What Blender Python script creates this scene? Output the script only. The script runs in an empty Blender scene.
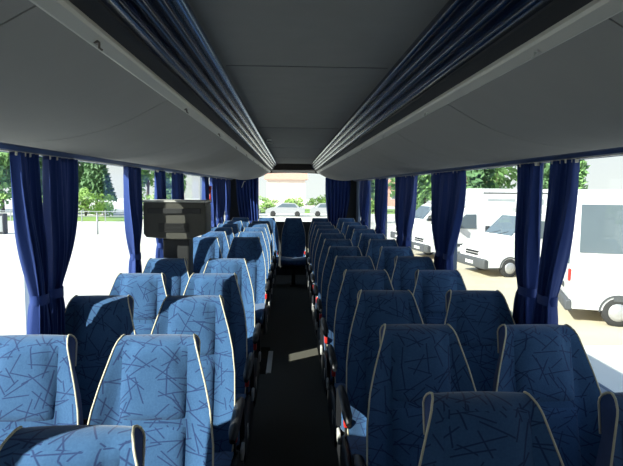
import bpy, math, random
from mathutils import Vector, Matrix
R = math.radians
rnd = random.Random(7)
sc = bpy.context.scene
col = sc.collection

# ------------------------------------------------------------------ mesh builder
class MB:
    def __init__(s):
        s.v = []; s.f = []; s.m = []; s.sm = []
    def add(s, vs, fs, mi=0, smooth=False):
        b = len(s.v)
        s.v += [tuple(p) for p in vs]
        for f in fs:
            s.f.append(tuple(b + i for i in f)); s.m.append(mi); s.sm.append(smooth)
        return s
    def box(s, x0, x1, y0, y1, z0, z1, mi=0, M=None):
        vs = [(x, y, z) for x in (x0, x1) for y in (y0, y1) for z in (z0, z1)]
        if M is not None: vs = [M @ Vector(p) for p in vs]
        return s.add(vs, [(0,1,3,2),(4,6,7,5),(0,4,5,1),(2,3,7,6),(0,2,6,4),(1,5,7,3)], mi)
    def rbox(s, x0, x1, y0, y1, z0, z1, r=0.01, n=3, mi=0, M=None):
        """box with rounded vertical-plane corners (rounded in x/z) and softened ends in y"""
        pts = []
        for cx, cz, a0 in ((x1-r, z1-r, 0), (x0+r, z1-r, 90), (x0+r, z0+r, 180), (x1-r, z0+r, 270)):
            for k in range(n+1):
                a = R(a0 + 90*k/n); pts.append((cx + r*math.cos(a), cz + r*math.sin(a)))
        mx, mz = (x0+x1)/2, (z0+z1)/2
        fx = 1 - r*0.7/((x1-x0)/2); fz = 1 - r*0.7/((z1-z0)/2)
        rings = []
        for y, q in ((y0, 1), (y0 + r*0.5, 0.3), (y0+r, 0), (y1-r, 0), (y1 - r*0.5, 0.3), (y1, 1)):
            rings.append([(mx + (px-mx)*(1-(1-fx)*q), y, mz + (pz-mz)*(1-(1-fz)*q)) for px, pz in pts])
        return s.loft(rings, cap=True, mi=mi, M=M)
    def loft(s, rings, cap=True, closed=True, mi=0, smooth=True, M=None):
        n = len(rings[0]); vs = [p for r in rings for p in r]
        if M is not None: vs = [M @ Vector(p) for p in vs]
        fs = []
        for k in range(len(rings)-1):
            for i in range(n if closed else n-1):
                j = (i+1) % n
                fs.append((k*n+i, k*n+j, (k+1)*n+j, (k+1)*n+i))
        s.add(vs, fs, mi, smooth)
        if cap and closed:
            b = len(s.v) - len(vs)
            s.f.append(tuple(b+i for i in reversed(range(n)))); s.m.append(mi); s.sm.append(False)
            s.f.append(tuple(b+(len(rings)-1)*n+i for i in range(n))); s.m.append(mi); s.sm.append(False)
        return s
    def tube(s, path, r, n=8, mi=0, cap=True):
        path = [Vector(p) for p in path]; rings = []; up = None
        for k, p in enumerate(path):
            a = path[max(k-1, 0)]; b = path[min(k+1, len(path)-1)]
            t = (b-a).normalized()
            if up is None:
                up = Vector((0,0,1)) if abs(t.z) < 0.9 else Vector((1,0,0))
            u = (up - t*up.dot(t)).normalized(); w = t.cross(u); up = u
            rr = r[k] if isinstance(r, (list, tuple)) else r
            rings.append([p + (u*math.cos(2*math.pi*i/n) + w*math.sin(2*math.pi*i/n))*rr for i in range(n)])
        return s.loft(rings, cap=cap, mi=mi)
    def prism(s, prof, y0, y1, mi=0, axis='y', smooth=False):
        n = len(prof)
        f = (lambda a, b, t: (a, t, b)) if axis == 'y' else ((lambda a, b, t: (t, a, b)) if axis == 'x' else (lambda a, b, t: (a, b, t)))
        vs = [f(a, b, y0) for a, b in prof] + [f(a, b, y1) for a, b in prof]
        s.add(vs, [(i, (i+1) % n, n+(i+1) % n, n+i) for i in range(n)], mi, smooth)
        b = len(s.v) - 2*n
        s.f.append(tuple(b+i for i in reversed(range(n)))); s.m.append(mi); s.sm.append(False)
        s.f.append(tuple(b+n+i for i in range(n))); s.m.append(mi); s.sm.append(False)
        return s
    def disc(s, c, axis, r, h, n=20, mi=0, prof=None):
        """lathe about an axis through c; prof = [(radius, offset)]"""
        c = Vector(c); t = Vector(axis).normalized()
        u = t.orthogonal().normalized(); w = t.cross(u)
        prof = prof or [(r, -h/2), (r, h/2)]
        rings = [[c + t*o + (u*math.cos(2*math.pi*i/n) + w*math.sin(2*math.pi*i/n))*q for i in range(n)] for q, o in prof]
        return s.loft(rings, cap=True, mi=mi)
    def build(s, name, mats, parent=None, fix=True, bevel=0):
        me = bpy.data.meshes.new(name)
        me.from_pydata(s.v, [], s.f)
        for m in (mats if isinstance(mats, (list, tuple)) else [mats]): me.materials.append(m)
        me.polygons.foreach_set('material_index', s.m)
        me.polygons.foreach_set('use_smooth', s.sm)
        if fix:
            import bmesh
            bm = bmesh.new(); bm.from_mesh(me); bmesh.ops.recalc_face_normals(bm, faces=bm.faces)
            if bevel:
                es = [e for e in bm.edges if len(e.link_faces) == 2 and e.calc_face_angle(0) > 0.6]
                bmesh.ops.bevel(bm, geom=es, offset=bevel, segments=2, affect='EDGES', profile=0.6)
            bm.to_mesh(me); bm.free()
        me.update()
        o = bpy.data.objects.new(name, me); col.objects.link(o)
        if parent is not None: o.parent = parent
        return o

def tag(o, label=None, cat=None, group=None, kind=None):
    for k, v in (('label', label), ('category', cat), ('group', group), ('kind', kind)):
        if v: o[k] = v
    return o
def empty(name, loc=(0,0,0), rz=0.0):
    o = bpy.data.objects.new(name, None); o.empty_display_size = 0.1
    o.location = loc; o.rotation_euler = (0, 0, rz); col.objects.link(o); return o
def struct(o): o['kind'] = 'structure'; return o
def copy_tree(o, parent=None):
    c = o.copy(); col.objects.link(c)
    if parent is not None: c.parent = parent
    for ch in list(o.children): copy_tree(ch, c)
    return c

# ------------------------------------------------------------------ materials
def mat(name, color, rough=0.6, metal=0.0, spec=0.5, coat=0.0, noise=0.0, nscale=20.0, bump=0.0, sheen=0.0):
    m = bpy.data.materials.new(name); m.use_nodes = True
    nt = m.node_tree; b = nt.nodes['Principled BSDF']
    b.inputs['Base Color'].default_value = (*color, 1); b.inputs['Roughness'].default_value = rough
    b.inputs['Metallic'].default_value = metal; b.inputs['Specular IOR Level'].default_value = spec
    b.inputs['Coat Weight'].default_value = coat; b.inputs['Sheen Weight'].default_value = sheen
    if noise or bump:
        tc = nt.nodes.new('ShaderNodeTexCoord'); n = nt.nodes.new('ShaderNodeTexNoise')
        n.inputs['Scale'].default_value = nscale; n.inputs['Detail'].default_value = 4
        nt.links.new(tc.outputs['Object'], n.inputs['Vector'])
        if noise:
            mx = nt.nodes.new('ShaderNodeMix'); mx.data_type = 'RGBA'
            mx.inputs['A'].default_value = (*[c*(1-noise) for c in color], 1)
            mx.inputs['B'].default_value = (*[min(1, c*(1+noise)) for c in color], 1)
            nt.links.new(n.outputs['Fac'], mx.inputs['Factor']); nt.links.new(mx.outputs['Result'], b.inputs['Base Color'])
        if bump:
            bp = nt.nodes.new('ShaderNodeBump'); bp.inputs['Strength'].default_value = bump; bp.inputs['Distance'].default_value = 0.01
            nt.links.new(n.outputs['Fac'], bp.inputs['Height']); nt.links.new(bp.outputs['Normal'], b.inputs['Normal'])
    return m

def fabric_mat():
    """blue velour woven with scattered dark sticks"""
    m = bpy.data.materials.new('stick_pattern_velour'); m.use_nodes = True
    nt = m.node_tree; N = nt.nodes; L = nt.links; b = N['Principled BSDF']
    b.inputs['Roughness'].default_value = 0.85; b.inputs['Sheen Weight'].default_value = 0.25
    b.inputs['Specular IOR Level'].default_value = 0.15
    tc = N.new('ShaderNodeTexCoord'); oi = N.new('ShaderNodeObjectInfo')
    sep = N.new('ShaderNodeSeparateXYZ'); L.new(tc.outputs['Object'], sep.inputs[0])
    def math_(op, a, b_=None, c=None):
        n = N.new('ShaderNodeMath'); n.operation = op
        for i, v in enumerate((a, b_, c)):
            if v is None: continue
            if isinstance(v, (int, float)): n.inputs[i].default_value = v
            else: L.new(v, n.inputs[i])
        return n.outputs[0]
    off = math_('MULTIPLY', oi.outputs['Random'], 37.0)
    # z and the depth run together so that the cushion tops carry the pattern too
    zz = math_('ADD', sep.outputs['Z'], math_('MULTIPLY', sep.outputs['Y'], 0.8))
    cmb = N.new('ShaderNodeCombineXYZ'); L.new(math_('ADD', sep.outputs['X'], off), cmb.inputs[0]); L.new(zz, cmb.inputs[1])
    masks = []
    for i, (scale, ln, wd) in enumerate(((10.5, 0.60, 0.024), (9.0, 0.66, 0.020), (12.0, 0.56, 0.026), (8.0, 0.62, 0.018))):
        mp = N.new('ShaderNodeVectorMath'); mp.operation = 'ADD'; mp.inputs[1].default_value = (i*3.37, i*5.91, 0)
        L.new(cmb.outputs[0], mp.inputs[0])
        vo = N.new('ShaderNodeTexVoronoi'); vo.voronoi_dimensions = '2D'; vo.inputs['Scale'].default_value = scale
        L.new(mp.outputs[0], vo.inputs['Vector'])
        d = N.new('ShaderNodeVectorMath'); d.operation = 'SUBTRACT'
        L.new(mp.outputs[0], d.inputs[0]); L.new(vo.outputs['Position'], d.inputs[1])
        sc_ = N.new('ShaderNodeVectorMath'); sc_.operation = 'SCALE'; sc_.inputs['Scale'].default_value = scale
        L.new(d.outputs[0], sc_.inputs[0])
        cs = N.new('ShaderNodeSeparateColor'); L.new(vo.outputs['Color'], cs.inputs[0])
        rot = N.new('ShaderNodeVectorRotate'); rot.rotation_type = 'Z_AXIS'
        L.new(sc_.outputs[0], rot.inputs['Vector']); L.new(math_('MULTIPLY', cs.outputs[0], 6.283), rot.inputs['Angle'])
        s2 = N.new('ShaderNodeSeparateXYZ'); L.new(rot.outputs[0], s2.inputs[0])
        a = math_('LESS_THAN', math_('ABSOLUTE', s2.outputs[0]), ln)
        c = N.new('ShaderNodeMapRange'); c.inputs['From Min'].default_value = wd*0.6; c.inputs['From Max'].default_value = wd*1.5
        c.inputs['To Min'].default_value = 1.0; c.inputs['To Max'].default_value = 0.0
        L.new(math_('ABSOLUTE', s2.outputs[1]), c.inputs['Value'])
        masks.append(math_('MULTIPLY', a, c.outputs[0]))
    mm = masks[0]
    for k in masks[1:]: mm = math_('MAXIMUM', mm, k)
    mm = math_('MULTIPLY', mm, 0.86)
    nz = N.new('ShaderNodeTexNoise'); nz.inputs['Scale'].default_value = 160; nz.inputs['Detail'].default_value = 3
    L.new(tc.outputs['Object'], nz.inputs['Vector'])
    nz2 = N.new('ShaderNodeTexNoise'); nz2.inputs['Scale'].default_value = 9; L.new(cmb.outputs[0], nz2.inputs['Vector'])
    base = N.new('ShaderNodeMix'); base.data_type = 'RGBA'
    base.inputs['A'].default_value = (*FAB_A, 1); base.inputs['B'].default_value = (*FAB_B, 1)
    L.new(math_('ADD', math_('MULTIPLY', nz.outputs['Fac'], 0.6), math_('MULTIPLY', nz2.outputs['Fac'], 0.5)), base.inputs['Factor'])
    mx = N.new('ShaderNodeMix'); mx.data_type = 'RGBA'; L.new(mm, mx.inputs['Factor'])
    L.new(base.outputs['Result'], mx.inputs['A']); mx.inputs['B'].default_value = (0.012, 0.028, 0.10, 1)
    L.new(mx.outputs['Result'], b.inputs['Base Color'])
    bp = N.new('ShaderNodeBump'); bp.inputs['Strength'].default_value = 0.25; bp.inputs['Distance'].default_value = 0.003
    L.new(nz.outputs['Fac'], bp.inputs['Height']); L.new(bp.outputs['Normal'], b.inputs['Normal'])
    return m
FAB_A = (0.017, 0.058, 0.155); FAB_B = (0.055, 0.138, 0.280)

def glass_mat():
    m = bpy.data.materials.new('window_glass'); m.use_nodes = True
    nt = m.node_tree; nt.nodes.remove(nt.nodes['Principled BSDF']); out = nt.nodes['Material Output']
    t = nt.nodes.new('ShaderNodeBsdfTransparent'); t.inputs[0].default_value = (0.93, 0.97, 0.96, 1)
    g = nt.nodes.new('ShaderNodeBsdfGlossy'); g.inputs['Roughness'].default_value = 0.02
    lw = nt.nodes.new('ShaderNodeLayerWeight'); lw.inputs['Blend'].default_value = .5
    pw = nt.nodes.new('ShaderNodeMath'); pw.operation = 'POWER'; pw.inputs[1].default_value = 5
    nt.links.new(lw.outputs['Facing'], pw.inputs[0])
    fr = nt.nodes.new('ShaderNodeMath'); fr.operation = 'MULTIPLY_ADD'; fr.inputs[1].default_value = .40; fr.inputs[2].default_value = .025
    nt.links.new(pw.outputs[0], fr.inputs[0])
    mx = nt.nodes.new('ShaderNodeMixShader')
    nt.links.new(fr.outputs[0], mx.inputs[0]); nt.links.new(t.outputs[0], mx.inputs[1]); nt.links.new(g.outputs[0], mx.inputs[2])
    nt.links.new(mx.outputs[0], out.inputs['Surface']); return m

def cloth_mat(name, c1, transl=0.35):
    m = bpy.data.materials.new(name); m.use_nodes = True
    nt = m.node_tree; b = nt.nodes['Principled BSDF']; out = nt.nodes['Material Output']
    b.inputs['Base Color'].default_value = (*c1, 1); b.inputs['Roughness'].default_value = 0.7; b.inputs['Sheen Weight'].default_value = 0.15
    t = nt.nodes.new('ShaderNodeBsdfTranslucent'); t.inputs[0].default_value = (*[min(1, c*1.3) for c in c1], 1)
    mx = nt.nodes.new('ShaderNodeMixShader'); mx.inputs[0].default_value = transl
    nt.links.new(b.outputs[0], mx.inputs[1]); nt.links.new(t.outputs[0], mx.inputs[2]); nt.links.new(mx.outputs[0], out.inputs['Surface'])
    return m

FABRIC = fabric_mat()
VELOUR = mat('plain_navy_velour', (0.016, 0.045, 0.15), 0.85, spec=0.15, sheen=0.2, noise=0.25, nscale=120)
PIPE = mat('cream_piping', (0.60, 0.56, 0.42), 0.6, noise=0.1, nscale=60)
PLAST = mat('black_seat_plastic', (0.018, 0.019, 0.022), 0.45, noise=0.3, nscale=80, bump=0.05)
GREYP = mat('light_grey_plastic', (0.50, 0.50, 0.47), 0.45, noise=0.06, nscale=30)
REDP = mat('red_plastic', (0.55, 0.03, 0.02), 0.4, noise=0.05)
STEEL = mat('brushed_steel', (0.42, 0.42, 0.42), 0.35, metal=0.9, noise=0.1, nscale=50)
WHITET = mat('white_tag', (0.80, 0.80, 0.78), 0.6, noise=0.03)
CEIL = mat('grey_ceiling_felt', (0.215, 0.215, 0.21), 0.95, spec=0.1, noise=0.07, nscale=9, bump=0.08)
RACKP = mat('grey_rack_carpet', (0.29, 0.285, 0.275), 0.95, spec=0.1, noise=0.06, nscale=6, bump=0.10)
TRIMM = mat('warm_grey_aluminium_trim', (0.50, 0.49, 0.44), 0.5, metal=0.1, noise=0.05, nscale=15)
GLOSS = mat('glossy_navy_lacquer', (0.005, 0.013, 0.040), 0.20, spec=0.35, coat=0.0, noise=0.1, nscale=3)
RAIL_REFL = mat('rail_painted_reflection', (0.20, 0.30, 0.45), 0.20, metal=0.7, noise=0.3, nscale=2)  # bright reflection on the left top rail, put into its base colour
BLACK = mat('black_rubber_and_gap_shade', (0.010, 0.010, 0.011), 0.7, noise=0.2, nscale=40)
DARKG = mat('dark_grey_panel', (0.045, 0.048, 0.052), 0.7, noise=0.15, nscale=20, bump=0.05)
POSTD = mat('dull_bronze_hook', (0.16, 0.14, 0.12), 0.5, metal=0.2, noise=0.1)
WALLP = mat('blue_grey_wall_lining', (0.16, 0.21, 0.30), 0.8, noise=0.1, nscale=25, bump=0.05)
RAILM = mat('blue_curtain_rail', (0.03, 0.06, 0.16), 0.4, metal=0.3, noise=0.2, nscale=12)
FLOORM = mat('dark_speckled_floor', (0.075, 0.072, 0.058), 0.85, noise=0.5, nscale=220, bump=0.08)
SHELL = mat('white_coach_skin', (0.7, 0.7, 0.7), 0.4, noise=0.02)
CURT = cloth_mat('royal_blue_curtain', (0.008, 0.042, 0.23), 0.15)
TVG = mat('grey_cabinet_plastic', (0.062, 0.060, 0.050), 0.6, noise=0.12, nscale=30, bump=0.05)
TVD = mat('dark_cabinet_plastic', (0.022, 0.023, 0.024), 0.55, noise=0.12, nscale=30)
GLASS = glass_mat()
CONC = mat('pale_concrete_lot', (0.66, 0.64, 0.58), 0.9, noise=0.08, nscale=0.6, bump=0.05)
GRAVEL = mat('tan_gravel', (0.52, 0.46, 0.34), 0.95, noise=0.15, nscale=1.5)
GRASS = mat('sunlit_grass', (0.22, 0.34, 0.09), 0.95, noise=0.3, nscale=1.2, bump=0.3)
BARK = mat('tree_bark', (0.16, 0.12, 0.08), 0.9, noise=0.3, nscale=8, bump=0.4)
LEAFD = mat('dark_green_leaves', (0.10, 0.20, 0.08), 0.7, noise=0.4, nscale=1.4)
LEAFL = mat('light_green_leaves', (0.26, 0.42, 0.10), 0.7, noise=0.3, nscale=1.4)
LEAFM = mat('mid_green_leaves', (0.20, 0.36, 0.12), 0.7, noise=0.35, nscale=1.4)
VANW = mat('white_vehicle_paint', (0.80, 0.80, 0.80), 0.25, coat=0.5, noise=0.02, nscale=2)
VANG = mat('dark_vehicle_glass', (0.10, 0.13, 0.15), 0.08, spec=0.9, noise=0.1, nscale=2)
VANB = mat('grey_bumper_plastic', (0.07, 0.075, 0.08), 0.6, noise=0.1)
TYRE = mat('tyre_rubber', (0.03, 0.03, 0.03), 0.85, noise=0.2, nscale=10)
HUB = mat('wheel_trim_grey', (0.45, 0.45, 0.46), 0.4, metal=0.5, noise=0.1)
HEADL = mat('headlamp_glass', (0.6, 0.62, 0.62), 0.15, noise=0.1)
BRICKP = mat('pink_render', (0.62, 0.36, 0.28), 0.9, noise=0.08, nscale=2)
ROOFR = mat('red_roof_tiles', (0.66, 0.34, 0.25), 0.9, noise=0.2, nscale=3)
POSTM = mat('galvanised_post', (0.35, 0.37, 0.38), 0.5, metal=0.5, noise=0.1)
CREAMW = mat('cream_render', (0.80, 0.70, 0.64), 0.9, noise=0.05, nscale=2)

# ------------------------------------------------------------------ coach shell
HW = 1.20; Y0 = -2.2; Y1 = 10.05; SILL = 0.86; TOPW = 1.80; ZC = 2.105
EDGE = -0.26
STAIR = (4.62, 5.42)
f = MB()
f.box(EDGE, HW, Y0, Y1, -0.12, 0); f.box(-HW, EDGE, Y0, STAIR[0], -0.12, 0); f.box(-HW, EDGE, STAIR[1], Y1, -0.12, 0)
struct(f.build('floor', FLOORM))
s_ = MB(); s_.box(-HW, EDGE, STAIR[0], STAIR[1], -1.0, -0.95); s_.box(-0.62, EDGE, STAIR[0], STAIR[1], -0.95, -0.30); s_.box(-0.92, -0.62, STAIR[0], STAIR[1], -0.95, -0.62)
s_.box(-HW, EDGE, STAIR[0]-.02, STAIR[0], -1.0, -0.12); s_.box(-HW, EDGE, STAIR[1], STAIR[1]+.02, -1.0, -0.12); s_.box(-HW-.03, -HW, STAIR[0], STAIR[1], -1.0, -.12)
struct(s_.build('floor_stairwell', DARKG))
c_ = MB(); c_.box(-0.31, 0.31, Y0, Y1, ZC, ZC+0.03)
struct(c_.build('ceiling', CEIL))
t_ = MB()
for y in (1.97, 3.95, 5.9, 7.85): t_.box(-0.295, 0.295, y-.0025, y+.0025, ZC-0.002, ZC)
struct(t_.build('trim_1', mat('ceiling_joint', (.12, .12, .12), .9)))
r_ = MB()
r_.prism([(-HW-.04, TOPW+.07), (-HW-.04, 2.0), (-HW+.15, 2.2), (HW-.15, 2.2), (HW+.04, 2.0), (HW+.04, TOPW+.07), (HW-.005, TOPW+.07), (HW-.005, 1.98), (HW-.18, 2.16), (-HW+.18, 2.16), (-HW+.005, 1.98), (-HW+.005, TOPW+.07)], Y0, Y1+.05)
struct(r_.build('ceiling_roof', SHELL))
PILL_L = (0.95, 2.40, 3.97, 5.45, 7.03, 8.30)
PILL_R = (0.95, 2.71, 4.06, 5.60, 7.05, 8.50)
for side, sx, pill in (('left', -1, PILL_L), ('right', 1, PILL_R)):
    w = MB()
    xa, xb = sorted((sx*HW, sx*(HW+.04)))
    w.box(xa, xb, Y0, Y1, -1.0, SILL)                    # panel under the windows
    w.box(xa, xb, Y0, Y1, TOPW, TOPW+.07)                # header
    for p in pill: w.box(xa, xb, p-.03, p+(.08 if p == 3.97 else .03), SILL, TOPW)  # one pillar widened out of view to shade part of the monitor cabinet
    w.box(xa, xb, Y1-.35, Y1, SILL, TOPW); w.box(xa, xb, Y0, -.35, SILL, TOPW)  # second box: unseen solid sides up front, added to dim the right seats
    struct(w.build('wall_'+side, WALLP))
    s = MB(); xa, xb = sorted((sx*(HW-.055), sx*HW))
    s.prism([(sx*(HW), SILL-.03), (sx*(HW), SILL+.012), (sx*(HW-.05), SILL+.012), (sx*(HW-.062), SILL-.005), (sx*(HW-.05), SILL-.03)], Y0, Y1)
    struct(s.build('trim_sill_'+side, mat('sill_'+side, (0.20, 0.27, 0.38), 0.5, noise=0.08)))
    b = MB(); b.box(*sorted((sx*(HW-.03), sx*HW)), Y0, STAIR[0] if sx < 0 else Y1, 0, 0.09)
    if sx < 0: b.box(-HW, -HW+.03, STAIR[1], Y1, 0, 0.09)
    struct(b.build('baseboard_'+side, DARKG))
wn = 0
for sx, pill in ((-1, PILL_L), (1, PILL_R)):
    ys = [-.35] + list(pill) + [Y1-.35]
    for a, b in zip(ys[:-1], ys[1:]):
        wn += 1
        ya = a + (.03 if a != ys[0] else 0); yb = b - (.03 if b != ys[-1] else 0)
        g = MB(); g.box(*sorted((sx*(HW+.015), sx*(HW+.021))), ya, yb, SILL, TOPW)
        struct(g.build('window_%d' % wn, GLASS))
# rear wall with the big arched window opening
RW = 0.98; RB = 1.02; RT = 1.90
def rear_top(x):
    return RT + 0.045*(1 - (abs(x)/RW)**2) - (0.10*max(0, (abs(x)-0.55)/(RW-0.55))**2)
w = MB(); n = 20
w.box(-HW, HW, Y1, Y1+.05, -0.12, RB)
w.box(-HW, -RW, Y1, Y1+.05, RB, 2.0); w.box(RW, HW, Y1, Y1+.05, RB, 2.0)
for i in range(n):
    xa = -RW + 2*RW*i/n; xb = -RW + 2*RW*(i+1)/n
    w.add([(xa, Y1, rear_top(xa)), (xb, Y1, rear_top(xb)), (xb, Y1, 2.16), (xa, Y1, 2.16), (xa, Y1+.05, rear_top(xa)), (xb, Y1+.05, rear_top(xb)), (xb, Y1+.05, 2.16), (xa, Y1+.05, 2.16)],
          [(0,1,2,3), (5,4,7,6), (4,5,1,0), (3,2,6,7), (4,0,3,7), (1,5,6,2)])
struct(w.build('wall_back', DARKG))
wn += 1
g = MB(); g.box(-RW-.02, RW+.02, Y1+.052, Y1+.058, RB-.02, 2.0); struct(g.build('window_%d' % wn, GLASS))
# dark header unit above the rear window
h = MB(); h.prism([(Y1-.30, 1.985), (Y1-.30, ZC), (Y1, ZC), (Y1, 1.945), (Y1-.12, 1.945)], -0.40, 0.40, axis='x')
struct(h.build('trim_2', mat('dark_brown_header', (0.030, 0.022, 0.018), 0.6, noise=0.2)))
# unseen front end, made solid without a windscreen to keep light off the seats
w = MB(); w.box(-HW, HW, Y0-.05, Y0, -0.12, 2.16)
struct(w.build('wall_front_light_block', DARKG))

# white step edging beside the stairwell
e = MB(); e.prism([(EDGE-.012, -0.05), (EDGE-.012, 0.006), (EDGE+.03, 0.006), (EDGE+.035, 0.0005), (EDGE, 0.0005), (EDGE, -0.05)], STAIR[0]+.02, STAIR[1]-.15)
tag(e.build('step_edging', WHITET), 'white edging strip on the aisle floor at the middle stairwell', 'step edging')

# curtain rails along the window tops
for side, sx in (('left', -1), ('right', 1)):
    t = empty('curtain_rail', (sx*(HW-.04), 0, TOPW+.002))
    m = MB(); m.prism([(sx*-.02, 0.0), (sx*.04, 0.0), (sx*.04, .05), (sx*-.03, .03), (sx*-.03, .012)], Y0+.05, Y1-.02)
    m.build('rail_profile', RAILM, t)
    m = MB(); m.box(-.006, .006, Y0+.1, Y1-.06, -.006, 0); m.build('glider_track', STEEL, t)
    tag(t, 'long blue curtain rail along the top of the %s-hand windows' % side, 'curtain rail')

# ------------------------------------------------------------------ luggage racks
def und(t):
    P = [(1.132, 1.836), (1.00, 1.804), (0.80, 1.815), (0.62, 1.862), (0.455, 1.947)]
    # Catmull-Rom through P
    n = len(P)-1; k = min(int(t*n), n-1); u = t*n - k
    p0, p1, p2, p3 = P[max(k-1, 0)], P[k], P[k+1], P[min(k+2, n)]
    return tuple(0.5*((2*p1[i]) + (-p0[i]+p2[i])*u + (2*p0[i]-5*p1[i]+4*p2[i]-p3[i])*u*u + (-p0[i]+3*p1[i]-3*p2[i]+p3[i])*u**3) for i in (0, 1))
def make_rack(sx, side):
    root = empty('luggage_rack', (sx*0.82, 0, 1.95)); ox, oz = sx*0.82, 1.95
    y = -2.15; pitch = 0.89; y = 0.89 - pitch*3 - .38
    ys = [-2.17]
    k = 0.87 - 0.89*3
    while k < 9.7:
        ys.append(k); k += 0.89
    ys.append(9.95)
    for a, b in zip(ys[:-1], ys[1:]):
        m = MB(); N = 20
        lower = [und(i/N) for i in range(N+1)]
        prof = [(sx*p[0]-ox, p[1]-oz) for p in lower] + [(sx*p[0]-ox, p[1]+.012-oz) for p in reversed(lower)]
        m.prism(prof, a+.0025, b-.0025, smooth=False)
        o = m.build('underside_panel', RACKP, root, fix=True)
        for p in o.data.polygons: p.use_smooth = abs(p.normal.y) < .5
        try: o.data.set_sharp_from_angle(angle=R(40))
        except Exception: pass
    m = MB(); prof = [(sx*(und(i/12)[0])-ox, und(i/12)[1]+.014-oz) for i in range(13)] + [(sx*und(i/12)[0]-ox, und(i/12)[1]+.02-oz) for i in range(12, -1, -1)]
    m.prism(prof, -2.16, 9.94); m.build('backing_board', BLACK, root)
    P = lambda l: [(sx*x-ox, z-oz) for x, z in l]
    m = MB(); m.prism(P([(.458, 1.944), (.452, 1.943), (.432, 1.956), (.429, 1.963), (.432, 1.975), (.458, 1.955)]), -2.17, 9.95, smooth=False)
    m.build('edge_trim', TRIMM, root)
    m = MB(); m.prism(P([(.432, 1.972), (.402, 1.990), (.402, 2.03), (.45, 2.03), (.45, 1.972)]), -2.17, 9.95)
    m.build('painted_gap_shade', BLACK, root)  # black strip standing in for the shade between trim and rails
    # four glossy rounded rails climbing to the ceiling
    a = Vector((.396, 1.996)); b = Vector((.303, 2.100)); nrm = Vector((-(b-a).y, (b-a).x)).normalized()
    if nrm.x > 0: nrm = -nrm
    for q in range(4):
        p = a.lerp(b, q/4 + .01); r = a.lerp(b, (q+1)/4 - .01); pts = []
        for i in range(9):
            u = i/8; c = p.lerp(r, u) + nrm*(.016*math.sin(math.pi*u)**.8); pts.append((c.x, c.y))
        pts += [(r.x+.03, r.y), (p.x+.03, p.y)]
        m = MB(); m.prism(P(pts), -2.17, 9.9)
        o = m.build('rack_rail', RAIL_REFL if q == 3 and sx < 0 else GLOSS, root)
        for pl in o.data.polygons: pl.use_smooth = abs(pl.normal.y) < .5
        o.data.set_sharp_from_angle(angle=R(45))
        if q == 3 and sx < 0: o['label'] = 'top rail with its bright reflection painted in'
    m = MB(); m.prism(P([(.44, 1.985), (.44, 2.10), (.325, 2.10), (.41, 2.0), (.41, 1.985)]), -2.17, 9.9); m.build('rack_backing', BLACK, root)
    for y in ys[1:-1]:
        if y < 0: continue
        m = MB(); yy = y + .22
        m.box(*sorted((sx*.440-ox, sx*.448-ox)), yy-.008, yy+.008, 1.944-oz, 1.950-oz)
        m.tube([(sx*.44-ox, yy, 1.946-oz), (sx*.44-ox, yy, 1.937-oz), (sx*.436-ox, yy+.006, 1.934-oz)], .0026, 6)
        m.build('coat_hook', GREYP if sx > 0 else POSTD, root)
    # end cap towards the back
    m = MB(); prof = [(sx*und(i/12)[0]-ox, und(i/12)[1]-oz) for i in range(13)] + P([(.402, 1.984), (.303, 2.10), (1.1, 2.10), (1.132, 1.95)])
    m.prism(prof, 9.95, 10.0); m.build('end_cap', RACKP, root)
    tag(root, 'grey luggage rack with glossy blue rails above the %s-hand seats' % side, 'luggage rack', )
make_rack(-1, 'left'); make_rack(1, 'right')

# little latch handle on the ceiling edge
m = MB(); m.rbox(-.02, .02, -.012, .012, -.012, 0, .004); m.tube([(-.02, 0, -.01), (-.028, 0, -.03), (.03, 0, -.034)], .005, 8)
o = m.build('ceiling_latch', GREYP); o.location = (-0.255, 4.9, ZC)
tag(o, 'small pale latch handle on the edge of the grey ceiling', 'latch')

# ------------------------------------------------------------------ coach seat
TOPZ = 1.13
WP = [(0.40, .205), (.50, .214), (.66, .217), (.80, .213), (.90, .200), (.98, .180), (1.05, .158), (1.10, .142), (1.12, .134), (1.13, .126)]
def interp(T, z):
    if z <= T[0][0]: return T[0][1]
    for (a, p), (b, q) in zip(T[:-1], T[1:]):
        if z <= b: return p + (q-p)*(z-a)/(b-a)
    return T[-1][1]
def half_w(z): return interp(WP, z)
def front_y(z): return -0.20*(1 - (z-.40)/.73) + 0.012*math.sin((z-.4)/.73*math.pi*1.0)
THK = [(0.40, .13), (.7, .125), (.95, .10), (1.09, .085), (1.13, .085)]
def wing(z): return interp([(0.40, .030), (.60, .045), (.85, .042), (1.0, .022), (1.10, .006), (1.13, 0)], z)
CAPR = .035
def level(t):
    """t in 0..1 bottom to top -> z, front shift, back shift"""
    if t < .85:
        z = .40 + (TOPZ - CAPR - .40)*t/.85; return z, 0.0
    a = (t-.85)/.15*math.pi/2
    return TOPZ - CAPR + CAPR*math.sin(a), 1 - math.cos(a)
def fy(x, z, s, cen=True):
    """front surface depth at x for height z; s = cap shrink 0..1"""
    w = half_w(z); u = abs(x)/w
    y = front_y(z) - wing(z)*max(0, (u-.55)/.45)**1.5*(1 if u < .93 else (1-(u-.93)*2))
    y -= 0.016*(1-min(1, u/.6)**4)*(1-s)           # soft cushion crown
    if .60 < z < .862: pass
    return y + interp(THK, z)*.5*s
def edge_front(side, z, s, out=0.0): return (side*(half_w(z)+out), fy(half_w(z), z, s) , z)
def back_w(z): return half_w(z)*.97 - .034*min(1, max(0, (1.10-z)/.10))
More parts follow.
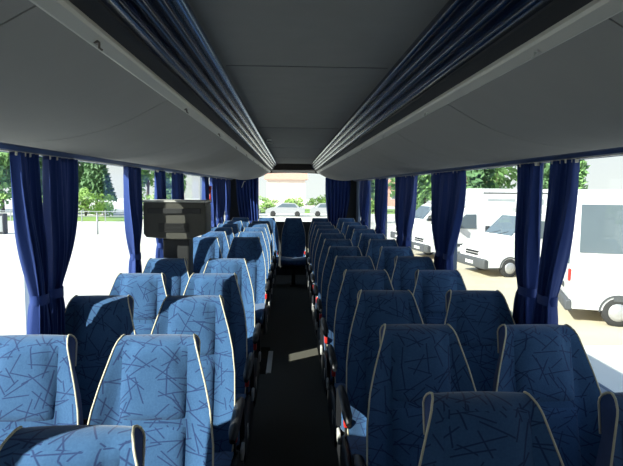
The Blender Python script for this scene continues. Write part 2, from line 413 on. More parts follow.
def make_seat(name, aisle):
    """aisle = side (-1/+1) on which the aisle fittings sit, 0 for none"""
    root = empty(name)
    m = MB(); NU = 26; rings = []; LV = [i/34 for i in range(35)]
    for t in LV:
        z, s = level(t); w = half_w(z); T = interp(THK, z)
        ring = []
        for i in range(NU+1):
            x = -w + 2*w*i/NU
            ring.append((x, fy(x, z, s), z))
        bw = back_w(z)
        for i in range(9):
            x = bw - 2*bw*i/8
            ring.append((x, front_y(z) + T - T*.5*s + .012*(1-(x/bw)**2), z))
        rings.append(ring)
    n = len(rings[0]); vs = [p for r in rings for p in r]; m.v = vs
    for k in range(len(rings)-1):
        for i in range(n):
            j = (i+1) % n
            m.f.append((k*n+i, k*n+j, (k+1)*n+j, (k+1)*n+i)); m.sm.append(True)
            m.m.append(1 if (i == NU or i == n-1) else 0)
    m.f.append(tuple(range(n))[::-1]); m.m.append(1); m.sm.append(False)
    b = (len(rings)-1)*n
    m.f.append(tuple(b+i for i in range(n))); m.m.append(0); m.sm.append(True)
    o = m.build('backrest', [FABRIC, VELOUR], root); o.data.set_sharp_from_angle(angle=R(50))
    # head pad, sewn on: rounded panel
    m = MB(); NX, NZ = 18, 16; z0, z1 = .862, 1.118; grid = []
    for j in range(NZ+1):
        z = z0 + (z1-z0)*j/NZ; pw = min(.118, half_w(z)-.022)
        row = []
        for i in range(NX+1):
            u = -1 + 2*i/NX; x = pw*u; v = -1 + 2*j/NZ
            e = (1-abs(u)**8)*(1-abs(v)**8)
            zz = z
            s = 0 if z < TOPZ-CAPR else 1-math.sqrt(max(0, 1-((z-TOPZ+CAPR)/CAPR)**2))
            row.append((x, fy(x, z, s) + .004 - .012*max(0, e)**.45, zz))
        grid.append(row)
    for j in range(NZ):
        for i in range(NX):
            a = j*(NX+1)+i; m.f.append((a, a+1, a+NX+2, a+NX+1)); m.m.append(0); m.sm.append(True)
    m.v = [p for r in grid for p in r]
    m.build('head_pad', FABRIC, root, fix=False)
    # lower centre panel below the seam
    m = MB(); z0, z1 = .45, .856; grid = []
    for j in range(NZ+1):
        z = z0 + (z1-z0)*j/NZ; row = []
        for i in range(NX+1):
            u = -1 + 2*i/NX; x = .122*u; v = -1 + 2*j/NZ
            e = (1-abs(u)**8)*(1-abs(v)**14)
            row.append((x, fy(x, z, 0) + .005 - .013*max(0, e)**.45, z))
        grid.append(row)
    for j in range(NZ):
        for i in range(NX):
            a = j*(NX+1)+i; m.f.append((a, a+1, a+NX+2, a+NX+1)); m.m.append(0); m.sm.append(True)
    m.v = [p for r in grid for p in r]
    m.build('lumbar_panel', FABRIC, root, fix=False)
    # cream piping: up the front edge, over the shoulder and down behind
    for side in (-1, 1):
        path = []
        for i in range(30):
            t = .02 + .98*i/29*.985
            z, s = level(t); path.append((side*(half_w(z)+.001), fy(half_w(z), z, s)+.001, z+.002*s))
        for i in range(30):
            t = (1 - i/29)*.985
            z, s = level(max(t, .05)); T = interp(THK, z)
            path.append((side*(back_w(z)+.002), front_y(z)+T-T*.5*s, z+.002*s))
            if z < 1.02: break
        m = MB(); m.tube(path, .0034, 6); m.build('piping', PIPE, root)
    # cushion
    m = MB(); rings = []
    for k in range(17):
        u = k/16; y = -.20 - .45*u
        rr = .05; e = 0 if u < .86 else 1-math.sqrt(max(0, 1-((u-.86)/.14)**2))
        zt = .455 + .012*math.sin(u*3.1) - .05*e; zb = .335 + .03*e; w = .218 - .02*e
        ring = []
        for i in range(13):
            x = -w + 2*w*i/12; q = abs(x)/w
            ring.append((x, y, zt + .018*max(0, (q-.5)/.5)**2*(1-max(0, q-.9)*7) - .010*(1-q)))
        ring += [(w, y, zb+.02), (w*.9, y, zb), (-w*.9, y, zb), (-w, y, zb+.02)]
        rings.append(ring)
    m.loft(rings); o = m.build('seat_cushion', FABRIC, root); o.data.set_sharp_from_angle(angle=R(60))
    # frame, pedestal
    m = MB(); m.box(-.21, .21, -.60, -.10, .295, .333); m.box(-.20, .20, -.13, -.085, .333, .42)
    m.box(-.03, .03, -.50, -.18, .02, .295); m.box(-.06, .06, -.56, -.12, 0, .02)
    m.build('pedestal', PLAST, root, bevel=.006)
    # hard shell on the back with magazine net rail
    m = MB(); rings = []
    for i in range(10):
        z = .40 + .42*i/9; w = half_w(z)*.90; T = interp(THK, z); y = front_y(z)+T
        rings.append([(-w, y+.004, z), (-w*.7, y+.024, z), (w*.7, y+.024, z), (w, y+.004, z)])
    m.loft(rings, smooth=False); m.build('back_shell', PLAST, root)
    m = MB(); zt = .74; y = front_y(zt)+interp(THK, zt)+.03
    m.tube([(-.16, y-.008, zt), (-.16, y+.012, zt), (.16, y+.012, zt), (.16, y-.008, zt)], .005, 6); m.build('net_rail', STEEL, root)
    # buckle
    a = aisle or 1
    bk = empty('seat_belt', (0, 0, 0)); bk.parent = root
    x = a*(.222 if aisle else .200)
    m = MB(); m.rbox(x-.011, x+.011, -.21, -.165, .50, .555, .006); m.build('buckle', REDP, bk)
    m = MB(); m.box(x-.004, x+.004, -.205, -.170, .40, .50); m.build('strap', BLACK, bk)
    if aisle:
        m = MB()
        rings = []
        for u in range(13):
            y = -.62 + .60*u/12; e = math.sin(math.pi*min(1, max(0, u/12)))**.35 if 0 < u < 12 else .35
            zt = .30 + .16*e; zb = .26 - .06*e
            xi, xo = a*.219, a*.246
            rings.append([(xi, y, zb), (xo, y, zb+.02), (a*.250, y, (zt+zb)/2), (xo, y, zt-.02), (xi, y, zt)])
        m.loft(rings); m.build('side_cover', PLAST, root, bevel=0)
        m = MB(); m.tube([(a*.238, .02, .60), (a*.240, -.10, .655), (a*.240, -.22, .660), (a*.240, -.42, .650), (a*.240, -.47, .635)], [.012, .020, .023, .022, .012], 10)
        m.box(a*.238-.012, a*.238+.012, -.01, .03, .42, .61)
        m.build('armrest', PLAST, root)
        m = MB(); m.rbox(min(a*.246, a*.262), max(a*.246, a*.262), -.20, -.13, .41, .47, .006); m.build('recline_lever', GREYP, root)
        m = MB(); m.box(min(a*.247, a*.251), max(a*.247, a*.251), -.50, -.46, .33, .40); m.build('rating_tag', WHITET, root)
    return root
ORD = ['first', 'second', 'third', 'fourth', 'fifth', 'sixth', 'seventh', 'eighth', 'ninth', 'tenth', 'eleventh', 'twelfth']
proto = {'aR': make_seat('coach_chair', -1), 'aL': make_seat('coach_chair', 1), 'w': make_seat('coach_chair', 0)}
NTH = ['nearest', 'second nearest', 'third nearest', 'fourth nearest', 'fifth nearest', 'sixth nearest', 'seventh nearest', 'eighth nearest', 'ninth nearest', 'tenth nearest', 'farthest']
used = set()
def place(kind, x, y, label, group, dz=0, rz=0):
    p = proto[kind]
    o = p if kind not in used else copy_tree(p)
    used.add(kind)
    o.location = (x, y, dz); o.rotation_euler = (0, 0, rz)
    tag(o, label, 'seat', group); return o
XA_R, XW_R, XA_L, XW_L = .44, .915, -.53, -.975
rowsR = [1.28 + .70*k for k in range(11)]
for k, y in enumerate(rowsR):
    place('aR', XA_R + rnd.uniform(-.004, .004), y, 'shaded dark blue coach seat right of the aisle, %s of its column' % NTH[k], 'right-hand aisle seats')
    place('w', XW_R, y + rnd.uniform(-.01, .01), 'shaded dark blue coach seat beside the right windows, %s of its column' % NTH[k], 'right-hand window seats')
rowsL = [1.10, 1.84, 2.54, 3.22, 3.92]
for k, y in enumerate(rowsL):
    place('aL', XA_L, y, 'light blue patterned coach seat left of the aisle, %s of its column' % NTH[k], 'left-hand aisle seats before the stairwell')
    if k:
        place('w', XW_L, y, 'light blue patterned coach seat beside the left windows, %s of its column' % NTH[k-1], 'left-hand window seats before the stairwell')
rowsL2 = [5.66, 6.36, 7.06, 7.76, 8.46]
for k, y in enumerate(rowsL2):
    place('aL', XA_L, y, 'blue coach seat left of the aisle, %s row behind the monitor cabinet' % ORD[k], 'left-hand aisle seats behind the stairwell')
    place('w', XW_L, y, 'blue coach seat by the left windows, %s row behind the monitor cabinet' % ORD[k], 'left-hand window seats behind the stairwell')
for x, t in ((-.945, 'far left'), (-.475, 'second from left'), (0.0, 'middle, facing straight up the aisle'), (.475, 'second from right'), (.945, 'far right')):
    place('w', x, 9.40, 'blue coach seat in the rear bench row, %s' % t, 'rear bench seats')

# ------------------------------------------------------------------ curtains
def make_curtain(ya, yb, sx, tie_y, tie_z=1.0, tie_w=.10, z0=.84, z1=TOPW-.004, folds=6, seed=0, label='', group='', x=None, rear=False):
    """cloth gathered at the rail between ya..yb, pulled in at tie_y and tied"""
    rr = random.Random(seed); ph = rr.uniform(0, 6)
    X = x if x is not None else sx*(HW-.045)
    root = empty('curtain', (0, Y1-.07, z1) if rear else (X, (ya+yb)/2, z1))
    ox, oy, oz = root.location
    NZ, NS = 40, 72; rows = []
    for j in range(NZ+1):
        z = z1 + (z0-z1)*j/NZ
        if z >= tie_z:
            q = (z1-z)/(z1-tie_z); q = q**1.6 if q < 1 else 1
            q2 = .5-.5*math.cos(math.pi*min(1, ((z1-z)/(z1-tie_z))))
            q = .45*q + .55*q2*q
        else: q = 1 - .85*((tie_z-z)/(tie_z-z0+1e-6))**.6
        lo = ya*(1-q) + (tie_y-tie_w/2)*q if q <= 1 else 0; hi = yb*(1-q) + (tie_y+tie_w/2)*q
        if z < tie_z:
            e = ((tie_z-z)/(tie_z-z0+1e-6))**.6
            lo = tie_y - tie_w/2 - .045*e; hi = tie_y + tie_w/2 + .045*e
        row = []
        amp = .020 + .012*math.sin(q*3)
        for i in range(NS+1):
            u = i/NS; a = u*folds*2*math.pi + ph + .6*math.sin(3*u+ph) + .25*math.sin(z*7+u*4)
            y = lo + (hi-lo)*u + .004*math.sin(2*a)
            d = amp*math.sin(a) + .006*math.sin(2.3*a+z*5)
            if rear: row.append((y-ox, Y1-.07+d-oy, z-oz))
            else: row.append((X+d-ox, y-oy, z-oz))
        rows.append(row)
    m = MB(); m.v = [p for r in rows for p in r]
    for j in range(NZ):
        for i in range(NS):
            a = j*(NS+1)+i; m.f.append((a, a+1, a+NS+2, a+NS+1)); m.m.append(0); m.sm.append(True)
    o = m.build('cloth', CURT, root, fix=False)
    md = o.modifiers.new('thickness', 'SOLIDIFY'); md.thickness = .0016; md.offset = 0
    # tie-back band
    m = MB(); ring = []
    for z in (-.022, -.018, .018, .022):
        w = .6 if abs(z) > .02 else 1
        pts = []
        for i in range(16):
            a = 2*math.pi*i/16; dy = (tie_w/2+.010)*math.cos(a); dx = .036*math.sin(a)
            if rear: pts.append((tie_y+dy-ox, Y1-.07+dx-oy, tie_z+z-oz))
            else: pts.append((X+dx-ox, tie_y+dy-oy, tie_z+z-oz))
        ring.append(pts)
    m.loft(ring, cap=False); m.build('tie_band', CURT, root, fix=False)
    if not rear:
        for i in range(4):
            m = MB(); y = ya + (yb-ya)*(.1+.8*i/3)-oy
            m.rbox(-.012, .012, y-.011, y+.011, -.014, .004, .003)
            m.build('glider', GREYP, root)
    tag(root, label, 'curtain', group); return root
cl = 'left-hand curtains'; cr = 'right-hand curtains'
L_ = [  # ya, yb, tie_y, label
 (.70, .93, .84, 'blue curtain at the frontmost left window pillar, nearer half'),
 (.97, 1.20, 1.04, 'blue curtain at the frontmost left window pillar, farther half'),
 (2.15, 2.345, 2.325, 'blue tied curtain at far left of the view, nearer the camera of its pair'),
 (2.415, 2.74, 2.475, 'blue tied curtain at far left of the view, farther one of its pair'),
 (3.57, 3.88, 3.77, 'blue tied curtain just in front of the monitor cabinet'),
 (4.40, 4.62, 4.52, 'sunlit blue curtain seen above the monitor cabinet, left one'),
 (5.03, 5.42, 5.30, 'sunlit blue curtain seen above the monitor cabinet, right one'),
 (6.74, 7.02, 6.92, 'blue curtain just right of the monitor cabinet beside the red hammer'),
 (7.35, 7.75, 7.60, 'sunlit blue curtain behind the red emergency hammer on the left'),
 (7.82, 8.25, 8.15, 'blue curtain on the last left window but one, near the back seats'),
 (8.36, 8.80, 8.50, 'blue curtain at the last left pillar, nearer one'),
 (9.00, 9.55, 9.30, 'blue curtain in the left rear corner on the side window'),
]
for i, (a, b, t, lab) in enumerate(L_):
    make_curtain(a, b, -1, t, 1.17, .085, seed=i, label=lab, group=None, folds=5)
R_ = [
 (.70, .93, .84, 'blue curtain at the frontmost right window pillar, nearer half'),
 (.97, 1.20, 1.04, 'blue curtain at the frontmost right window pillar, farther half'),
 (2.205, 2.42, 2.41, 'deep blue tied curtain, broad right one of the pair nearest on the right'),
 (2.555, 2.77, 2.62, 'deep blue tied curtain, slim left one of the pair nearest on the right'),
 (3.66, 4.02, 3.98, 'deep blue curtain, right one of the pair left of the white van'),
 (4.08, 4.50, 4.18, 'deep blue curtain, left one of the pair left of the white van'),
 (5.10, 5.55, 5.42, 'deep blue curtain, nearer half at the third right pillar'),
 (5.66, 6.06, 5.74, 'deep blue curtain, farther half at the third right pillar'),
 (6.64, 7.02, 6.90, 'deep blue curtain, nearer half at the fourth right pillar'),
 (7.09, 7.50, 7.20, 'deep blue curtain, farther half at the fourth right pillar'),
 (8.20, 8.48, 8.40, 'deep blue curtain, nearer half at the last right pillar'),
 (8.55, 9.20, 8.75, 'deep blue curtain, farther half at the last right pillar'),
]
for i, (a, b, t, lab) in enumerate(R_):
    make_curtain(a, b, 1, t, 1.15, .12, seed=40+i, label=lab, group=None, folds=5)
make_curtain(-1.08, -.66, 0, -.82, 1.02, .34, z0=.95, z1=1.86, folds=7, seed=80, label='wide blue curtain covering the left side of the rear window', rear=True)
make_curtain(.60, 1.08, 0, .82, 1.02, .34, z0=.95, z1=1.86, folds=7, seed=81, label='wide blue curtain covering the right side of the rear window', rear=True)

# ------------------------------------------------------------------ monitor cabinet on its pedestal
t = empty('monitor_cabinet', (-.945, 4.22, 0))
m = MB()
prof = [(-.235, 1.305), (-.215, 1.278), (-.03, 1.262), (.10, 1.262), (.235, 1.305), (.235, 1.545), (-.235, 1.545)]
m.prism(prof, -.15, .14); m.build('housing', TVG, t, bevel=.008)
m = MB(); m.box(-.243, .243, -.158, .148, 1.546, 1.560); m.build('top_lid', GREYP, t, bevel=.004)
m = MB(); m.box(-.20, .20, -.162, -.151, 1.46, 1.50); m.build('hand_recess', TVD, t, bevel=.003)
m = MB()
for i in range(7): m.box(-.12, .11, -.158, -.150, 1.322+.010*i, 1.327+.010*i)
m.build('ventilation_grille', TVD, t)
m = MB(); m.box(.2352, .239, -.13, .12, 1.32, 1.52); m.build('side_panel', TVD, t)
m = MB(); m.prism([(-.10, -.10), (.10, -.10), (.10, .08), (-.10, .08)], 0, 1.2619, axis='z'); m.build('pedestal', TVD, t, bevel=.012)
m = MB(); m.box(-.13, .13, -.13, .11, 0, .015); m.build('base_plate', STEEL, t)
tag(t, 'grey boxy monitor cabinet on a dark pedestal before the left stairwell', 'monitor cabinet')

# emergency hammer on the left wall
t = empty('emergency_hammer', (-1.10, 7.045, 1.60))
m = MB(); m.box(-.10, -.03, -.02, .02, -.02, .10); m.build('holder', BLACK, t, bevel=.004)
m = MB(); m.rbox(-.03, .0, -.04, .04, .02, .08, .01); m.build('hammer_head', REDP, t)
m = MB(); m.tube([(-.016, 0, .03), (-.016, 0, -.14)], .012, 8); m.build('handle', REDP, t)
tag(t, 'red emergency hammer on the left wall behind the monitor cabinet', 'hammer')
# white hook at the rear curtain
m = MB(); m.tube([(0, 0, 0), (-.02, -.01, -.06), (-.035, -.012, -.10)], .008, 8); m.tube([(0,0,0), (.02, .0, .02), (.03, .03, .015)], .007, 8)
o = m.build('curtain_hook', WHITET); o.location = (-.93, Y1-.13, 1.76); tag(o, 'small white hook on the left curtain of the rear window', 'hook')

# ------------------------------------------------------------------ outside
GZ = -1.40
m = MB(); m.box(-120, 120, -60, 140, GZ-.2, GZ); struct(m.build('ground', CONC))
m = MB(); m.box(4.4, 16, 10, 30, GZ, GZ+.012); struct(m.build('ground_gravel', GRAVEL))
m = MB(); m.box(-110, -14, 47, 54, GZ, GZ+.12); m.box(-13, 40, 64, 76, GZ, GZ+.12)
struct(m.build('ground_lawn', GRASS))

def leaf_crown(cx, cz, rx, rz, n, seed, conical=False, size=.28):
    rr = random.Random(seed); m = MB()
    blobs = [(rr.gauss(0, .35)*rx, rr.gauss(0, .35)*rx, rr.uniform(-.7, .8)*rz, rr.uniform(.3, .55)) for _ in range(14)]
    for _ in range(n):
        if conical:
            h = rr.random()**1.3; rad = rx*(1-h)*(.75+.3*rr.random()) + .05; a = rr.uniform(0, 6.283)
            p = Vector((rad*math.cos(a), rad*math.sin(a), cz - rz + 2*rz*h))
        else:
            b = rr.choice(blobs); d = Vector((rr.gauss(0, 1), rr.gauss(0, 1), rr.gauss(0, 1))).normalized()*(rr.random()**.35)
            p = Vector((b[0]+d.x*rx*b[3], b[1]+d.y*rx*b[3], cz+b[2]+d.z*rz*b[3]))
        u = Vector((rr.gauss(0, 1), rr.gauss(0, 1), rr.gauss(0, 1))).normalized(); v = u.orthogonal().normalized(); s = size*rr.uniform(.6, 1.3)
        m.add([p-u*s-v*s*.1, p+v*s*.5, p+u*s+v*s*.1, p-v*s*.5], [(0,1,2,3)])
    return m
def tree(x, y, h, w, leaf, seed, label, group, conical=False):
    t = empty('tree' if not conical else 'conifer', (x, y, GZ), seed*1.7)
    m = MB(); th = h*.35
    m.tube([(0, 0, -.1), (.03*w, 0, th*.5), (0, .03*w, th), (.02, 0, h*.7)], [.05*w+.08, .05*w+.05, .04*w+.04, .03], 8)
    if not conical:
        for k in range(5):
            a = k*1.26+seed; m.tube([(0, 0, th*.9), (.25*w*math.cos(a), .25*w*math.sin(a), th*1.35), (.38*w*math.cos(a), .38*w*math.sin(a), th*1.8)], [.05, .035, .015], 6)
    m.build('trunk', BARK, t)
    leaf_crown(0, h*.60, w*.8, h*.40, 1500, seed, conical, .035*h+.10).build('crown', leaf, t, fix=False)
    tag(t, label, 'tree', group); return t
def bush(x, y, h, w, leaf, seed, label, group):
    t = empty('bush', (x, y, GZ), seed)
    m = MB()
    for k in range(5):
        a = k*1.3; m.tube([(0, 0, -.1), (.2*w*math.cos(a), .2*w*math.sin(a), h*.6)], [.04, .015], 6)
    m.build('stem', BARK, t)
    leaf_crown(0, h*.5, w*.75, h*.42, 900, seed, False, .14).build('foliage', leaf, t, fix=False)
    tag(t, label, 'bush', group); return t
i = 0
LT_ = ((-27, 57, 9, 2.2, LEAFD, True), (-23.6, 62, 11, 2.8, LEAFD, True), (-20.6, 57, 8.5, 2.2, LEAFD, True), (-38.5, 58, 9, 2.8, LEAFL, False), (-33, 62, 9, 2.6, LEAFM, False),
                         (-16.5, 62, 9, 2.6, LEAFM, False), (-12.5, 57, 8, 2.4, LEAFD, False), (-44, 62, 9, 3.0, LEAFM, False), (-8.5, 74, 9, 2.8, LEAFL, False))
for px, y, h, w, lf, con in LT_:
    i += 1
    k = 'dark conifer' if con else ('light green leafy tree' if lf is LEAFL else 'leafy green tree')
    tree(px, y, h, w, lf, i, '%s on the verge beyond the left-hand lot, %s from the left' % (k, ORD[sorted(q[0] for q in LT_).index(px)]), 'trees beyond the left-hand lot', con)
for k in range(9):
    bush(-33 + 2.6*k, 51.3 + (k%2-.5)*2.2, 2.6+rnd.uniform(-.3, .5), 1.7, LEAFL, 60+k, 'bright green bush on the grass verge beyond the left lot, %s from the left' % ORD[k], 'bushes on the left-hand verge')
RT_ = [(12.0, 47, 7.2, 2.2, LEAFM), (14.6, 42, 6.6, 2.0, LEAFD), (17.6, 46, 7.0, 2.2, LEAFM), (20.3, 42, 6.4, 2.0, LEAFD), (24.0, 45, 6.6, 2.2, LEAFM), (6.6, 46, 7.4, 2.2, LEAFD), (9.3, 41, 6.4, 2.0, LEAFM), (28.5, 40, 6.2, 2.2, LEAFM)]
for k, (x, y, h, w, lf) in enumerate(sorted(RT_)):
    tree(x, y, h, w, lf, 90+k, 'green tree above the parked white vans, %s from the left' % ORD[k], 'trees behind the parked vans')
tree(20.6, 27.5, 5.9, 2.0, LEAFL, 120, 'pale green tree top between the nearest right curtain and the white minibus', None)

# vans
def make_van(length=4.9, h=2.35, w=1.95, label='', raised=False, minibus=False):
    t = empty('van')
    hl = length/2; hw = w/2
    # side profile, nose at +x
    prof = [(-hl, .35), (-hl-.02, .9), (-hl+.06, h-.12), (-hl+.22, h), (hl-1.95, h), (hl-1.72, h-.10), (hl-.98, 1.42), (hl-.80, 1.30), (hl-.12, 1.02), (hl, .82), (hl+.02, .35)]
    m = MB(); rings = []
    for y, sx_, sz in ((-hw+.10, .985, .975), (-hw+.03, .995, .99), (-hw, 1, .995), (-hw*.5, 1, 1), (hw*.5, 1, 1), (hw, 1, .995), (hw-.03, .995, .99), (hw-.10, .985, .975)):
        pass
    def bulge(y): return 1.0
    for y in (-hw, -hw*.96, -hw*.85, 0, hw*.85, hw*.96, hw):
        e = max(0, (abs(y)/hw-.80)/.20)**2
        rings.append([(x*(1-.02*e), y*(1 - .07*max(0, z-1.1)/(h-1.1)), z - (.07*e if z > 1.2 else .0)) for x, z in prof])
    m.loft(rings, smooth=False); m.build('body', VANW, t, bevel=.02)
    # windscreen: lies on the sloping nose
    a = Vector((hl-1.72, 0, h-.10)); b = Vector((hl-.98, 0, 1.42)); nr = Vector((.88, 0, .48)).normalized()*.012
    def wpt(u, v, off=1):
        p = a.lerp(b, v) + nr*off; ww = (hw*(.80+.08*v)) * u; return (p.x, ww, p.z)
    m = MB(); m.loft([[wpt(-1, v, 0), wpt(-1, v, 1.4), wpt(1, v, 1.4), wpt(1, v, 0)] for v in (.06, .5, .96)], smooth=False); m.build('windscreen', VANG, t)
    m = MB(); m.tube([wpt(-.6, .98, 1.8), wpt(.0, .80, 1.8)], .010, 6); m.tube([wpt(.1, .98, 1.8), wpt(.6, .80, 1.8)], .010, 6); m.build('wiper', BLACK, t)
    for s in (-1, 1):
        def sp(x, z, o=.012): return (x, s*(hw*(1-.07*max(0, z-1.1)/(h-1.1))+o), z)
        q = [(hl-1.15, 1.42), (hl-1.75, h-.28), (hl-2.25, h-.28), (hl-2.25, 1.36), (hl-1.2, 1.36)]
        m = MB(); n = len(q); m.add([sp(x, z, -.01) for x, z in q] + [sp(x, z) for x, z in q], [(i, (i+1) % n, n+(i+1) % n, n+i) for i in range(n)] + [tuple(range(n)), tuple(range(n, 2*n))]); m.build('cab_window', VANG, t)
        if minibus:
            for k in range(3):
                x0 = -hl+.16+k*1.06; x1 = x0+.94; q = [(x0, 1.66), (x1, 1.66), (x1, h-.30), (x0, h-.30)]; n = 4
                m = MB(); m.add([sp(x, z, -.01) for x, z in q] + [sp(x, z) for x, z in q], [(i, (i+1) % n, n+(i+1) % n, n+i) for i in range(n)] + [tuple(range(n)), tuple(range(n, 2*n))]); m.build('side_window', VANG, t)
        m = MB(); m.rbox(hl-1.34, hl-1.20, s*(hw+.16)-.09, s*(hw+.16)+.09, 1.38, 1.66, .03); m.tube([(hl-1.3, s*(hw-.03), 1.45), (hl-1.28, s*(hw+.12), 1.50)], .02, 6); m.build('door_mirror', BLACK, t)
        m = MB(); m.rbox(hl-.20, hl+.035, s*(hw-.24)-.15, s*(hw-.24)+.15, .74, .96, .04); m.build('headlamp', HEADL, t)
        m = MB(); m.rbox(-hl-.035, -hl+.03, s*(hw-.14)-.07, s*(hw-.14)+.07, .98, 1.26, .02); m.build('tail_lamp', REDP, t)
        m = MB(); m.box(-hl+.9, hl-1.2, min(s*hw, s*(hw+.025)), max(s*hw, s*(hw+.025)), .58, .70); m.build('side_moulding', VANB, t)
        for x in (hl-.92, -hl+1.0):
            c = (x, s*(hw-.10), .33); ax = (0, s, 0)
            wm = MB(); wm.disc(c, ax, .33, .22, 28, prof=[(.22, -.11), (.31, -.11), (.335, -.06), (.335, .07), (.31, .115), (.21, .118)])
            wh = wm.build('wheel', TYRE, t)
            hm = MB(); hm.disc(c, ax, .2, .1, 20, prof=[(.205, .10), (.20, .125), (.12, .13), (.06, .145), (.04, .15)]); hm.build('hub_cap', HUB, wh)
            am = MB(); rr_ = [((x+.40*math.cos(a_)), .33+.40*math.sin(a_)) for a_ in [math.pi*k/14 for k in range(15)]] + [((x+.36*math.cos(a_)), .33+.36*math.sin(a_)) for a_ in [math.pi*k/14 for k in range(14, -1, -1)]]
            am.prism(rr_, s*(hw-.01), s*(hw+.022)); am.build('wheel_arch', VANB, t)
    m = MB(); m.rbox(hl-.12, hl+.10, -hw-.005, hw+.005, .30, .66, .06); m.build('front_bumper', VANB, t)
    m = MB(); m.rbox(-hl-.10, -hl+.08, -hw, hw, .30, .56, .05); m.build('rear_bumper', VANB, t)
    m = MB(); m.box(hl-.02, hl+.03, -.42, .42, .74, .80); m.box(hl-.04, hl+.025, -.42, .42, .83, .89); m.build('grille', BLACK, t)
    m = MB(); m.box(hl+.10, hl+.112, -.26, .26, .42, .53); m.build('front_number_plate', WHITET, t)
    for s in (-1, 1):
        m = MB(); m.box(-hl-.02, -hl+.03, s*.44-.34, s*.44+.34, 1.36, h-.32); m.build('rear_window', VANG, t)
    m = MB(); m.box(-hl-.035, -hl-.01, -.26, .26, .72, .84); m.build('rear_number_plate', DARKG, t)
    if raised:
        m = MB(); m.prism([(-hl+.3, h-.01), (-hl+.45, h+.26), (hl-2.5, h+.26), (hl-2.0, h+.05), (hl-1.92, h-.01)], -hw*.80, hw*.80); m.build('raised_roof', VANW, t, bevel=.04)
        m = MB(); m.rbox(hl-1.98, hl-1.90, -.55, .55, h-.0, h+.13, .02); m.build('destination_board', HUB, t)
    return t
def put(t, x, y, ang, label):
    t.location = (x, y, GZ); t.rotation_euler = (0, 0, R(ang)); tag(t, label, 'van'); return t
# heading 180 = nose towards -x
van = make_van(raised=True, h=2.25)
put(van, 8.95, 19.2, 190, 'white van with a raised roof parked right of the centre-right curtains')
v2 = put(copy_tree(van), 8.1, 23.8, 192, 'white van parked behind the nearest one, nose showing between two right curtains')
v3 = put(copy_tree(van), 8.3, 29.2, 192, 'farthest white van in the right-hand row, seen beside the dark curtain')
mb = make_van(length=5.6, h=3.05, w=2.1, minibus=True)
put(mb, 9.36, 11.75, -20, 'overexposed white minibus showing its side and red tail lamp at the right edge')

# long white coach behind the vans
t = empty('coach', (17.5, 33.5, GZ), R(4))
m = MB(); m.prism([(-1.25, .35), (1.25, .35), (1.25, 2.9), (1.12, 3.12), (-1.12, 3.12), (-1.25, 2.9)], -6, 6, axis='x'); m.build('body', VANW, t, bevel=.06)
m = MB()
for k in range(6): 
    w_ = MB(); w_.box(-5.6+1.9*k, -3.85+1.9*k, -1.262, -1.24, 1.5, 2.5); w_.build('side_window', mat('tinted_coach_glass', (.35, .38, .40), .1) if k == 0 else bpy.data.materials['tinted_coach_glass'], t)
for x in (-4, 3.2, 4.4):
    w_ = MB(); w_.disc((x, -1.12, .5), (0, -1, 0), .5, .25, 24, prof=[(.3, -.12), (.5, -.1), (.5, .1), (.3, .14)]); w_.build('wheel', TYRE, t)
m = MB(); m.box(-5.9, 5.9, -1.27, -1.25, 2.82, 2.90); m.build('roof_stripe', VANB, t)
tag(t, 'long white coach parked behind the row of white vans', 'coach')

# behind the rear window: building, bushes, parked cars
def house(x, y, w, d, h, wallm, roofm, label, nw=4):
    t = empty('house', (x, y, GZ)); m = MB(); m.box(-w/2, w/2, 0, d, -.1, h); m.build('wall', wallm, t)
    m = MB(); m.prism([(-.5, h), (d/2, h+1.2), (d+.5, h)], -w/2-.5, w/2+.5, axis='x'); m.build('roof', roofm, t)
    for k in range(nw):
        for fl in (1.2, 3.9):
            if fl+1.4 > h: continue
            xx = -w/2 + w*(k+.5)/nw; q = MB(); q.box(xx-.6, xx+.6, -.05, 0, fl, fl+1.4); fr = q.build('window', VANW, t)
            q = MB(); q.box(xx-.5, xx+.5, -.07, -.051, fl+.1, fl+1.3); q.build('pane', VANG, fr)
    tag(t, label, 'building')
house(-.8, 92, 6.6, 7, 4.5, CREAMW, ROOFR, 'pale building with a red roof seen through the rear window', nw=0)
house(14, 92, 11, 8, 3.6, BRICKP, ROOFR, 'pinkish building to the right behind the rear window')
for k in range(7):
    bush(-9.5 + 3.3*k, 66 + (k%2)*1.5, 2.2+rnd.uniform(-.2, .4), 2.0, LEAFL, 200+k, 'yellow-green bush seen through the rear window, %s from the left' % ORD[k], 'bushes beyond the rear window')
def make_car():
    t = empty('car'); prof = [(-2.1, .30), (-2.12, .80), (-1.95, .92), (-1.55, .98), (-1.05, 1.40), (.35, 1.44), (1.05, .98), (1.95, .80), (2.1, .62), (2.1, .30)]
    m = MB(); rings = []
    for y in (-.85, -.82, -.6, .6, .82, .85):
        rings.append([(x, y*(1-.18*max(0, z-.9)/.5), z) for x, z in prof])
    m.loft(rings, smooth=False); m.build('body', mat('silver_car_paint', (.45, .45, .47), .3, metal=.4), t, bevel=.03)
    for s in (-1, 1):
        q = [(-1.3, .98), (-1.0, 1.34), (.30, 1.37), (.88, .98)]
        m = MB(); n = 4; P = lambda x, z, o: (x, s*(.85*(1-.18*max(0, z-.9)/.5)+o), z)
        m.add([P(x, z, -.01) for x, z in q]+[P(x, z, .01) for x, z in q], [(i, (i+1) % n, n+(i+1) % n, n+i) for i in range(n)] + [tuple(range(n)), tuple(range(n, 2*n))]); m.build('side_window', VANG, t)
        for x in (-1.3, 1.3):
            wm = MB(); wm.disc((x, s*.76, .31), (0, s, 0), .31, .2, 20, prof=[(.2, -.1), (.31, -.08), (.31, .08), (.2, .11)]); wm.build('wheel', TYRE, t)
    m = MB(); m.box(2.06, 2.14, -.7, .7, .35, .55); m.build('bumper', VANB, t)
    return t
car = make_car()
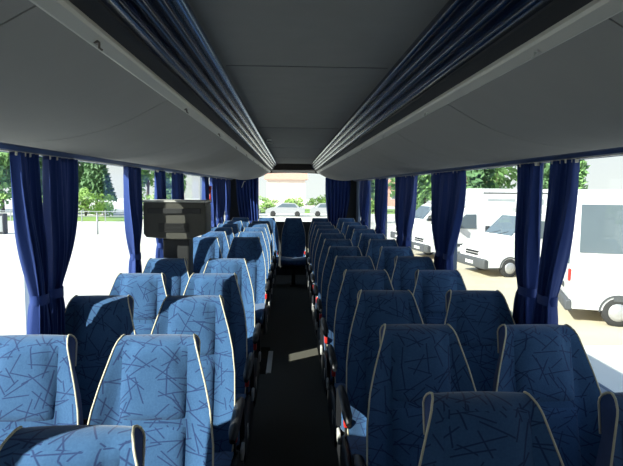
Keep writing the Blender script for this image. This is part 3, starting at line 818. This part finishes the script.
for k, x in enumerate((-5.4, -.6, 4.2)):
    c = car if k == 0 else copy_tree(car)
    c.location = (x, 57+.3*k, GZ); c.rotation_euler = (0, 0, R(180 if k % 2 else 0))
    tag(c, 'silver parked car seen through the rear window, %s from the left' % ORD[k], 'car', 'cars beyond the rear window')
m = MB(); m.tube([(0, 0, -.05), (0, 0, 1.35)], .06, 10); m.disc((0, 0, 1.36), (0, 0, 1), .07, .05)
o = m.build('bollard', POSTM); o.location = (-12.3, 34, GZ); tag(o, 'thin grey bollard standing on the bright left-hand lot', 'bollard')
t = empty('utility_box', (-18.4, 34, GZ)); m = MB(); m.rbox(-.42, .42, -.25, .25, 0, 1.3, .05); m.build('cabinet', DARKG, t)
m = MB(); m.rbox(-.34, .34, -.27, -.251, .15, 1.15, .01); m.build('door', POSTM, t); tag(t, 'grey utility box on the bright lot at the far left edge', 'utility box')
# low fence in front of the verge
t = empty('fence', (-24, 46.2, GZ))
for k in range(13):
    m = MB(); m.box(-12+2*k-.04, -12+2*k+.04, -.04, .04, 0, 1.0); m.build('post', POSTM, t)
m = MB(); m.box(-12, 12, -.02, .02, .85, .92); m.box(-12, 12, -.02, .02, .45, .50); m.build('rail', POSTM, t)
tag(t, 'low grey rail fence along the verge beyond the left-hand lot', 'fence')

# ------------------------------------------------------------------ light
w = bpy.data.worlds.new('sky'); sc.world = w; w.use_nodes = True
nt = w.node_tree; bg = nt.nodes['Background']
tc = nt.nodes.new('ShaderNodeTexCoord'); sp = nt.nodes.new('ShaderNodeSeparateXYZ'); rp = nt.nodes.new('ShaderNodeValToRGB')
nt.links.new(tc.outputs['Generated'], sp.inputs[0]); nt.links.new(sp.outputs['Z'], rp.inputs[0]); nt.links.new(rp.outputs[0], bg.inputs[0])
rp.color_ramp.elements[0].position = 0.0; rp.color_ramp.elements[0].color = (1.0, 1.0, .98, 1)
rp.color_ramp.elements[1].position = 0.7; rp.color_ramp.elements[1].color = (.42, .60, .95, 1)
bg.inputs[1].default_value = 1.1
SUN = (1.0, 0.68, -0.80)
l = bpy.data.lights.new('sun', 'SUN'); l.energy = 12.0; l.angle = R(.6); l.color = (1.0, .95, .86)
lo = bpy.data.objects.new('sun', l); col.objects.link(lo)
lo.rotation_euler = Vector(SUN).to_track_quat('-Z', 'Y').to_euler(); lo.location = (-8, -5, 8)

# ------------------------------------------------------------------ camera
cam = bpy.data.cameras.new('camera'); co = bpy.data.objects.new('camera', cam); col.objects.link(co); sc.camera = co
cam.sensor_width = 36; cam.lens = 528/623*36; cam.clip_start = .05; cam.clip_end = 500
yaw, pitch, roll = R(2.33), R(4.87), R(.5)
co.location = (-.06, 0, 1.664)
co.rotation_euler = (Matrix.Rotation(-yaw, 3, 'Z') @ Matrix.Rotation(math.pi/2 - pitch, 3, 'X') @ Matrix.Rotation(roll, 3, 'Z')).to_euler()

vs = sc.view_settings; vs.view_transform = 'Standard'; vs.look = 'None'; vs.gamma = 1; vs.exposure = 0; vs.use_curve_mapping = False
cy = sc.cycles
cy.use_denoising = True; cy.max_bounces = 10; cy.diffuse_bounces = 6; cy.glossy_bounces = 4; cy.transparent_max_bounces = 24
cy.caustics_reflective = False; cy.sample_clamp_indirect = 6
